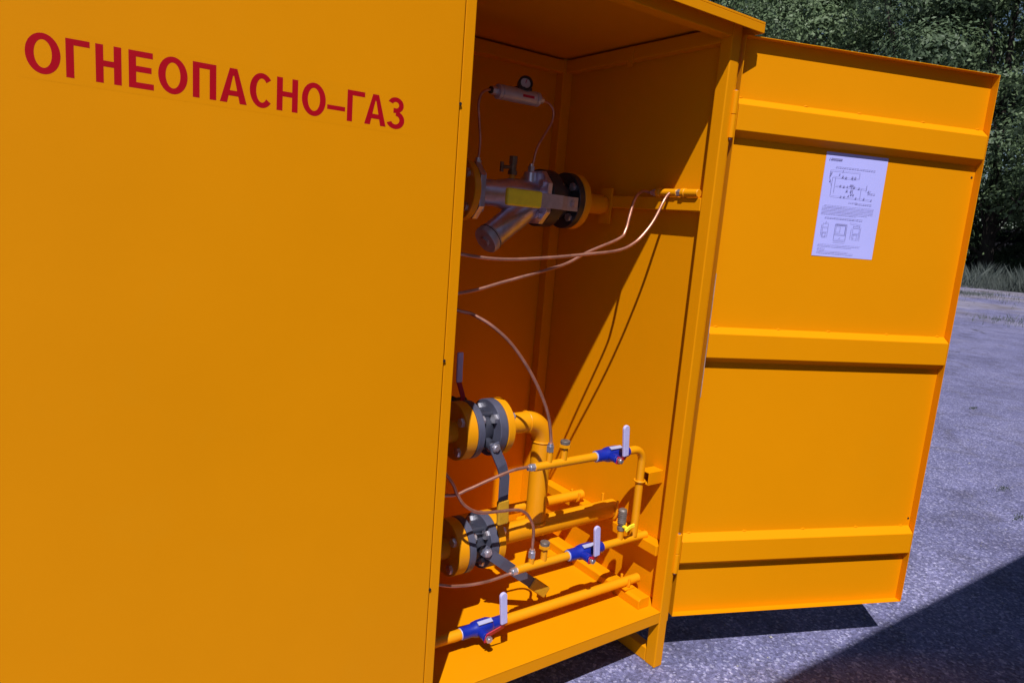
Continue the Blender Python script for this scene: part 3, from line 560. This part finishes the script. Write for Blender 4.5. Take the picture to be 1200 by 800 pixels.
obj('tube', G().cyl((-0.516, YM, ZM), (-0.335, YM, ZM), RS*0.95, 22, ch=0.001), 'pipe_yellow', p2)
obj('tube', G().cyl((-0.205, YM, ZM), (-0.018, YM, ZM), RS*0.95, 22, ch=0.001), 'pipe_yellow', p2)
stub(p2, -0.467, YM, ZM, 0.420); plug(p2, -0.424, YM, ZM+0.008)
obj('stub', G().cyl((-0.131, YM, ZM), (-0.131, YM, ZM+0.036), 0.0095, 16), 'pipe_yellow', p2)
YB, ZB3 = 0.12, 0.242
p3 = thing('gas_pipe', 'lowest yellow pipe just above the cabinet floor, clamped by a U bolt', 'pipe')
obj('tube', G().cyl((-1.62, YB, ZB3+0.004), (-0.676, YB, ZB3+0.002), 0.0142, 22), 'pipe_yellow', p3)
obj('tube', G().cyl((-0.545, YB, ZB3+0.001), (-0.022, YB, ZB3), 0.0142, 22, ch=0.001), 'pipe_yellow', p3)
ubolt(p3, -0.075, YB, ZB3, 0.0172, drop=0.016)
# needle cock on the middle pipe
nc = thing('needle_cock', 'ribbed grey cock with yellow wing handle on the middle pipe', 'cock')
x = -0.131
obj('cock_body', G().lathe((x, YM, ZM+0.036), (0, 0, 1), [(0, 0.009), (0.002, 0.012), (0.012, 0.012), (0.013, 0.0095), (0.020, 0.0095), (0.021, 0.0125)]+[(0.021+0.003*k+(0.0015 if k % 2 else 0), 0.0125 if k % 2 else 0.0135) for k in range(1, 15)]+[(0.067, 0.012), (0.069, 0.009)], 20), 'cap_grey', nc)
obj('wing_handle', G().cyl((x, YM-0.006, ZM+0.052), (x, YM-0.024, ZM+0.052), 0.0055, 12).bar([(x-0.006, YM-0.024, ZM+0.044), (x+0.012, YM-0.026, ZM+0.056), (x+0.028, YM-0.026, ZM+0.058)], (0, 0, 1), 0.011, 0.005), 'grip', nc, 0.001)
# blue ball valves
def blue_valve(label, x0, x1, y, z, lever_x, sleeve):
    t = thing('ball_valve', label, 'valve', group='blue ball valves with white levers')
    L = x1-x0; xs = lever_x
    obj('valve_body', G().lathe((x0, y, z), (1, 0, 0), [(0, 0.0150), (0.002, 0.0168), (L*0.26, 0.0172), (L*0.31, 0.0205), (L*0.42, 0.0225), (L*0.64, 0.0225), (L*0.72, 0.0195), (L*0.74, 0.0165), (L*0.97, 0.0165), (L, 0.0150)], 26)
        .cyl((xs, y, z), (xs, y-0.044, z), 0.0125, 20, ch=0.001), 'blue', t)
    obj('seam_ring', G().torus((x0+0.0005, y, z), (1, 0, 0), 0.0132, 0.0022, seg=26), 'tag_white', t)
    obj('spot', G().lathe((x0+L*0.40, y-0.0222, z+0.003), (0, -1, 0), [(0, 0.003), (0.001, 0.0025), (0.0016, 0.001)], 12), 'blue', t)
    # rating plate bent over the top of the body
    pc = Vector((x0+L*0.52, y-0.012, z+0.0225))
    obj('rating_plate', G().obox(pc, (L*0.34, 0, 0), (0, 0.011, 0.004), (0, -0.0008, 0.0022)), 'tag_white', t)
    obj('stem', G().cyl((xs, y-0.044, z), (xs, y-0.062, z), 0.0055, 12).hexa((xs, y-0.052, z), (xs, y-0.060, z), 0.0092), 'zinc', t)
    hub = Vector((xs, y-0.0485, z)); sx, sz = sleeve
    a = Vector((sx, hub.y-0.016, z+sz)); b = a+Vector((-0.011, -0.002, 0.088))
    obj('lever_arm', G().bar([hub+Vector((-0.002, 0, -0.012)), hub+Vector((0.001, 0, 0.008)), a+Vector((-0.001, 0.004, -0.012)), a+Vector((0, 0, 0.004))], (1, 0, 0), 0.017, 0.003), 'red', t, 0.0006)
    dv_ = (b-a).normalized(); wx = Vector((1, 0, 0)); wx = (wx-dv_*wx.dot(dv_)).normalized(); wv = 0.0105; LL = (b-a).length
    pl = [(-wv*0.9, 0), (wv*0.9, 0)]+[(wv*math.cos(q), LL-wv+wv*math.sin(q)+0.004) for q in np.linspace(0, math.pi, 9)]
    obj('lever_sleeve', G().plate(pl, -0.0042, 0.0084, wx, dv_, a), 'sleeve', t, 0.002)
    return t
blue_valve('upper blue ball valve with upright white lever, beside the bent pipe', -0.268, -0.140, YM, ZT1, -0.222, (-0.214, 0.016))
blue_valve('middle blue ball valve with upright white lever, left of the ribbed cock', -0.335, -0.205, YM, ZM, -0.290, (-0.285, 0.019))
blue_valve('lowest blue ball valve with upright white lever, nearest the closed door', -0.676, -0.545, YB, ZB3+0.002, -0.622, (-0.585, 0.040))
# valve mostly hidden behind the closed door: only its upright lever shows
hv = thing('ball_valve', 'shaded upright valve lever peeping out beside the closed door edge', 'valve')
obj('stub', G().cyl((-1.2, 0.36, 0.80), (-0.66, 0.36, 0.80), 0.012, 16), 'pipe_yellow', hv)
obj('valve_body', G().lathe((-0.66, 0.36, 0.80), (1, 0, 0), [(0, 0.016), (0.02, 0.017), (0.03, 0.022), (0.06, 0.022), (0.07, 0.017), (0.10, 0.016)], 22), 'valve_black', hv)
obj('lever_arm', G().bar([(-0.585, 0.338, 0.795), (-0.583, 0.336, 0.825), (-0.600, 0.334, 0.868), (-0.600, 0.334, 0.885)], (1, 0, 0), 0.014, 0.004), 'red', hv, 0.0006)
obj('lever_sleeve', G().bar([(-0.600, 0.334, 0.868), (-0.602, 0.334, 0.953)], (1, 0, 0), 0.018, 0.007), 'sleeve', hv, 0.002)

# ------------------------------------------------------------------ unseen shadow caster behind the photographer, modelled as a concrete fence
HF = 3.0; YF = -0.238-0.53*HF
fn = thing('shadow_fence', 'unseen concrete fence added opposite the cabinet to cast the straight shadow on the asphalt', 'fence')
for k in range(5):
    x0 = -1.22+k*2.1
    obj('shadow_fence_post', G().box(x0, x0+0.16, YF-0.13, YF, 0, HF), 'concrete', fn, 0.008)
    for j in range(4): obj('shadow_fence_slab', G().box(x0+0.161, x0+2.099, YF-0.085, YF-0.03 if j < 3 else YF-0.0005, j*0.75+0.004, j*0.75+0.746 if j < 3 else HF-0.0005), 'concrete', fn, 0.006)
fn.rotation_euler.z = math.radians(-0.6)

# ------------------------------------------------------------------ background
def pol(d, az, z=0.0): return Vector((-1.585+d*math.cos(math.radians(az)), -1.269+d*math.sin(math.radians(az)), z))
gr = thing('garage', 'low dark garage in the deep shade behind the trees', 'building')
A, B = pol(60, 6), pol(64, 48); dv = (B-A).normalized(); nv = Vector((-dv.y, dv.x, 0)); LN = (B-A).length; mid = (A+B)/2
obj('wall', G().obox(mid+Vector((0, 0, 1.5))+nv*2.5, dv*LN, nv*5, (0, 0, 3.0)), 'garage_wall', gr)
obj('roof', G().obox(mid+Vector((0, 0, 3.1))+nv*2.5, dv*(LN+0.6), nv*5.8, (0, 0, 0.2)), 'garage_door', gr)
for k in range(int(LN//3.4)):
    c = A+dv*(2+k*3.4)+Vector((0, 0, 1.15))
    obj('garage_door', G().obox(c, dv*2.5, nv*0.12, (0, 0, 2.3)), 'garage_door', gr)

def leaves(centers, sizes, dirs, name, mat, parent, aspect=0.55):
    n = len(centers)
    t = RNG.normal(size=(n, 3)); t -= dirs*np.sum(t*dirs, 1)[:, None]; t /= np.linalg.norm(t, axis=1)[:, None]+1e-9
    b = np.cross(dirs, t); s = sizes[:, None]
    v = np.stack([centers-t*s*0.5, centers+b*s*aspect*0.5+dirs*s*0.06, centers+t*s*0.5, centers-b*s*aspect*0.5+dirs*s*0.06], 1).reshape(-1, 3)
    me = bpy.data.meshes.new(name); me.vertices.add(4*n); me.vertices.foreach_set('co', v.astype(np.float32).ravel())
    me.loops.add(4*n); me.loops.foreach_set('vertex_index', np.arange(4*n, dtype=np.int32))
    me.polygons.add(n); me.polygons.foreach_set('loop_start', np.arange(0, 4*n, 4, dtype=np.int32)); me.polygons.foreach_set('loop_total', np.full(n, 4, dtype=np.int32))
    me.update(calc_edges=True); me.materials.append(MATS[mat])
    o = bpy.data.objects.new(name, me); COL.objects.link(o); o.parent = parent; return o
def tree(label, base, H, R, zlow, nleaf, mat, seed, size=(0.17, 0.36), grp='leafy trees behind the yard', nclump=64):
    rs = np.random.default_rng(seed); t = thing('tree', label, 'tree', group=grp)
    b = Vector(base); g = G(); tr = 0.16+H*0.012
    lean = Vector((rs.normal()*0.5, rs.normal()*0.5, 0))
    spine = [b+Vector((0, 0, -0.1)), b+lean*0.2+Vector((0, 0, H*0.2)), b+lean*0.6+Vector((0, 0, H*0.45)), b+lean+Vector((0, 0, H*0.8))]
    P = catmull(spine, 5)
    for i in range(len(P)-1): g.lathe(P[i], P[i+1]-P[i], [(0, tr*(1-0.85*i/len(P))*(1.3 if i == 0 else 1)), ((P[i+1]-P[i]).length, tr*(1-0.85*(i+1)/len(P)))], 10, capa=False, capb=False)
    cl = []
    for k in range(nclump):
        fz = rs.random()**0.8; z = zlow+(H-zlow)*fz
        prof = math.sin(min(1, (fz*0.9+0.18))*math.pi)**0.55
        an = rs.random()*2*math.pi; rr = R*prof*math.sqrt(rs.uniform(0.15, 1.0))
        c = np.array([b.x+lean.x*fz+rr*math.cos(an), b.y+lean.y*fz+rr*math.sin(an), b.z+z]); cl.append((c, rs.uniform(0.45, 1.3)*R*0.29))
    for c, r in cl[::3]:
        k = min(len(P)-2, max(2, int(len(P)*(c[2]-b.z)/H*0.75))); a = P[k]; e = Vector(c); md = (a+e)/2+Vector((0, 0, -0.25))
        g.tube([a, md, e], tr*0.16, 6, 3)
    obj('trunk', g, 'bark', t)
    cs = []; ds = []; w_ = np.array([r**2 for _, r in cl]); w_ = (w_/w_.sum()*nleaf).astype(int)
    for (c, r), n in zip(cl, w_):
        d = rs.normal(size=(n, 3)); d /= np.linalg.norm(d, axis=1)[:, None]
        rad = r*(0.45+0.55*rs.random(n)**0.5)*(1+0.3*np.sin(d[:, 0]*6+d[:, 1]*5+d[:, 2]*4+c[0]))
        p = c+d*rad[:, None]*np.array([1.1, 1.1, 0.62]); p[:, 2] -= 0.12*rad
        nd = d*1.0+rs.normal(size=(n, 3))*0.42+np.array([-0.15, -0.2, 0.5]); nd /= np.linalg.norm(nd, axis=1)[:, None]
        cs.append(p); ds.append(nd)
    cs = np.concatenate(cs); ds = np.concatenate(ds); keep = cs[:, 2] > b.z+0.25; cs = cs[keep]; ds = ds[keep]
    leaves(cs, rs.uniform(size[0], size[1], len(cs)), ds, 'crown', mat, t, 0.42)
TR = [  # distance, azimuth, height, radius, lowest foliage, leaves, material, label
    (46.2, 33.5, 17.4, 6.1, 3.2, 34000, 'leaf', 'leafy tree seen directly above the top left corner of the open door'),
    (44.9, 26.8, 18.1, 5.9, 3.0, 35000, 'leaf_dark', 'darker tree seen above the middle of the open door'),
    (43.5, 20.6, 18.8, 5.7, 1.6, 37000, 'leaf', 'pale leafed tree at the outer corner of the open door'),
    (40.8, 14.8, 17.4, 5.6, 1.6, 35000, 'leaf', 'tree at the right edge with low hanging bright branches'),
    (54.4, 30.0, 20.8, 6.9, 2.7, 22000, 'leaf_dark', 'tall dark tree in the back row, behind the gap left of the darker tree'),
    (54.4, 22.8, 21.4, 6.7, 2.7, 22000, 'leaf_dark', 'tall dark tree in the back row, showing between the darker tree and the corner tree'),
    (54.4, 16.2, 20.8, 6.7, 2.4, 22000, 'leaf_dark', 'tall dark tree in the back row, behind the rightmost branches'),
    (54.4, 37.5, 20.1, 6.7, 2.7, 24000, 'leaf_dark', 'tall dark tree in the back row, just over the cabinet roof corner'),
    (47.0, 41.5, 18.0, 6.0, 3.0, 24000, 'leaf', 'leafy tree rising just behind the cabinet roof, leftmost of the row'),
    (44.0, 9.0, 17.5, 5.6, 2.6, 24000, 'leaf', 'leafy tree closing the row on the right, beyond the low bright branches'),
]
for i, (d, az, H, R, zl, n, mt, lab) in enumerate(TR): tree(lab, pol(d, az), H, R, zl, n, mt, 100+i)
# understorey shrubs that close the gap below the crowns
SH = [(49.5, 18.8, 3.2, 2.0, 'dark shrub in the shade just right of the open door, under the corner tree'), (51.0, 23.5, 4.0, 2.4, 'dark shrub under the trees behind the open door'),
      (50.0, 28.5, 4.0, 2.4, 'dark shrub under the trees behind the hinge side'), (47.5, 14.6, 3.4, 2.2, 'dark shrub at the right edge under the low branches'),
      (46.0, 17.2, 2.4, 1.6, 'low rounded shrub between the grass and the tree trunks, right of the door'), (52.0, 16.4, 4.6, 2.6, 'tall dark shrub filling the gap behind the trunks')]
for i, (d, az, h, r, lab) in enumerate(SH): tree(lab, pol(d, az), h, r, 0.2, 12000, 'leaf_dark', 300+i, (0.10, 0.19), 'shrubs under the trees', 30)

# tall grass and weeds
def grass(name, label, pts, hmin, hmax, wid, mat='grass'):
    n = len(pts); h = RNG.uniform(hmin, hmax, n)*(0.45+0.55*np.clip(0.5+0.35*np.sin(pts[:, 0]*2.3+pts[:, 1]*1.1)+0.35*np.sin(pts[:, 1]*3.1-pts[:, 0]*0.7)+0.2*np.sin(pts[:, 0]*7.7), 0, 1.1)); an = RNG.uniform(0, 2*np.pi, n)
    dx = np.stack([np.cos(an), np.sin(an), np.zeros(n)], 1)*wid; ln_ = RNG.normal(size=(n, 3))*0.2*h[:, None]; ln_[:, 2] = h
    v = np.stack([pts-dx, pts+dx, pts+ln_*0.55+dx*0.7, pts+ln_*np.array([1.25, 1.25, 1])], 1).reshape(-1, 3)
    me = bpy.data.meshes.new(name); me.from_pydata(v.tolist(), [], [(4*i, 4*i+1, 4*i+2, 4*i+3) for i in range(n)]); me.update(); me.materials.append(MATS[mat])
    o = bpy.data.objects.new(name, me); COL.objects.link(o); o['kind'] = 'stuff'; tag(o, label, 'grass'); return o
def scatter(n, d0, d1, a0, a1):
    d = np.sqrt(RNG.uniform(d0*d0, d1*d1, n)); a = np.radians(RNG.uniform(a0, a1, n))
    return np.stack([-1.585+d*np.cos(a), -1.269+d*np.sin(a), np.zeros(n)], 1)
gp_ = scatter(75000, 36.0, 42.0, 6, 42); cl_ = np.sin(gp_[:, 0]*0.9)*np.sin(gp_[:, 1]*1.1+0.6)+RNG.normal(size=len(gp_))*0.5; gp_ = gp_[cl_ > -0.35]
grass('tall_grass', 'tall grey green grass along the foot of the trees', gp_, 0.2, 1.25, 0.008)
parts = []
for (cx, cy, rx, ry, n) in ((26.7, 9.8, 1.5, 0.5, 1500), (16.2, 5.0, 0.35, 0.22, 150), (17.2, 4.6, 0.5, 0.3, 110), (15.4, 4.4, 0.5, 0.4, 60), (26.5, 7.6, 1.8, 0.5, 300), (24.0, 6.4, 1.6, 0.7, 90)):
    parts.append(np.stack([RNG.normal(cx, rx, n), RNG.normal(cy, ry, n), np.zeros(n)], 1))
grass('weed_patch', 'low dry weeds growing in patches on the far asphalt', np.concatenate(parts), 0.02, 0.20, 0.006)
parts = [np.stack([RNG.normal(cx, 0.035, n), RNG.normal(cy, 0.012, n), np.zeros(n)], 1) for cx, cy, n in ((3.07, 0.171, 70), (2.64, -0.065, 60), (5.3, 1.2, 60))]
grass('crack_weeds', 'tiny dark weed tufts in the asphalt beside the open door', np.concatenate(parts), 0.006, 0.022, 0.003)

# loose grit lying on the asphalt
g = G(); rs = np.random.default_rng(5)
for k in range(420):
    x, y = rs.uniform(-0.1, 4.5), rs.uniform(-1.0, 2.2); r = rs.uniform(0.0018, 0.0048)*(2.2 if rs.random() < 0.04 else 1); a = rs.uniform(0, 6.3)
    c = Vector((x, y, r*0.45)); ax = Vector((math.cos(a), math.sin(a), 0)); ay = Vector((-math.sin(a), math.cos(a), 0))
    v = [c+ax*r*rs.uniform(0.8, 1.4), c+ay*r*rs.uniform(0.6, 1.1), c-ax*r*rs.uniform(0.8, 1.4), c-ay*r*rs.uniform(0.6, 1.1), c+Vector((0, 0, r*rs.uniform(0.5, 0.8))), c-Vector((0, 0, r*0.5))]
    g.add(v, [(0, 1, 4), (1, 2, 4), (2, 3, 4), (3, 0, 4), (1, 0, 5), (2, 1, 5), (3, 2, 5), (0, 3, 5)])
o = obj('loose_grit', g, 'concrete'); o['kind'] = 'stuff'; tag(o, 'loose pale grit scattered over the asphalt', 'grit')
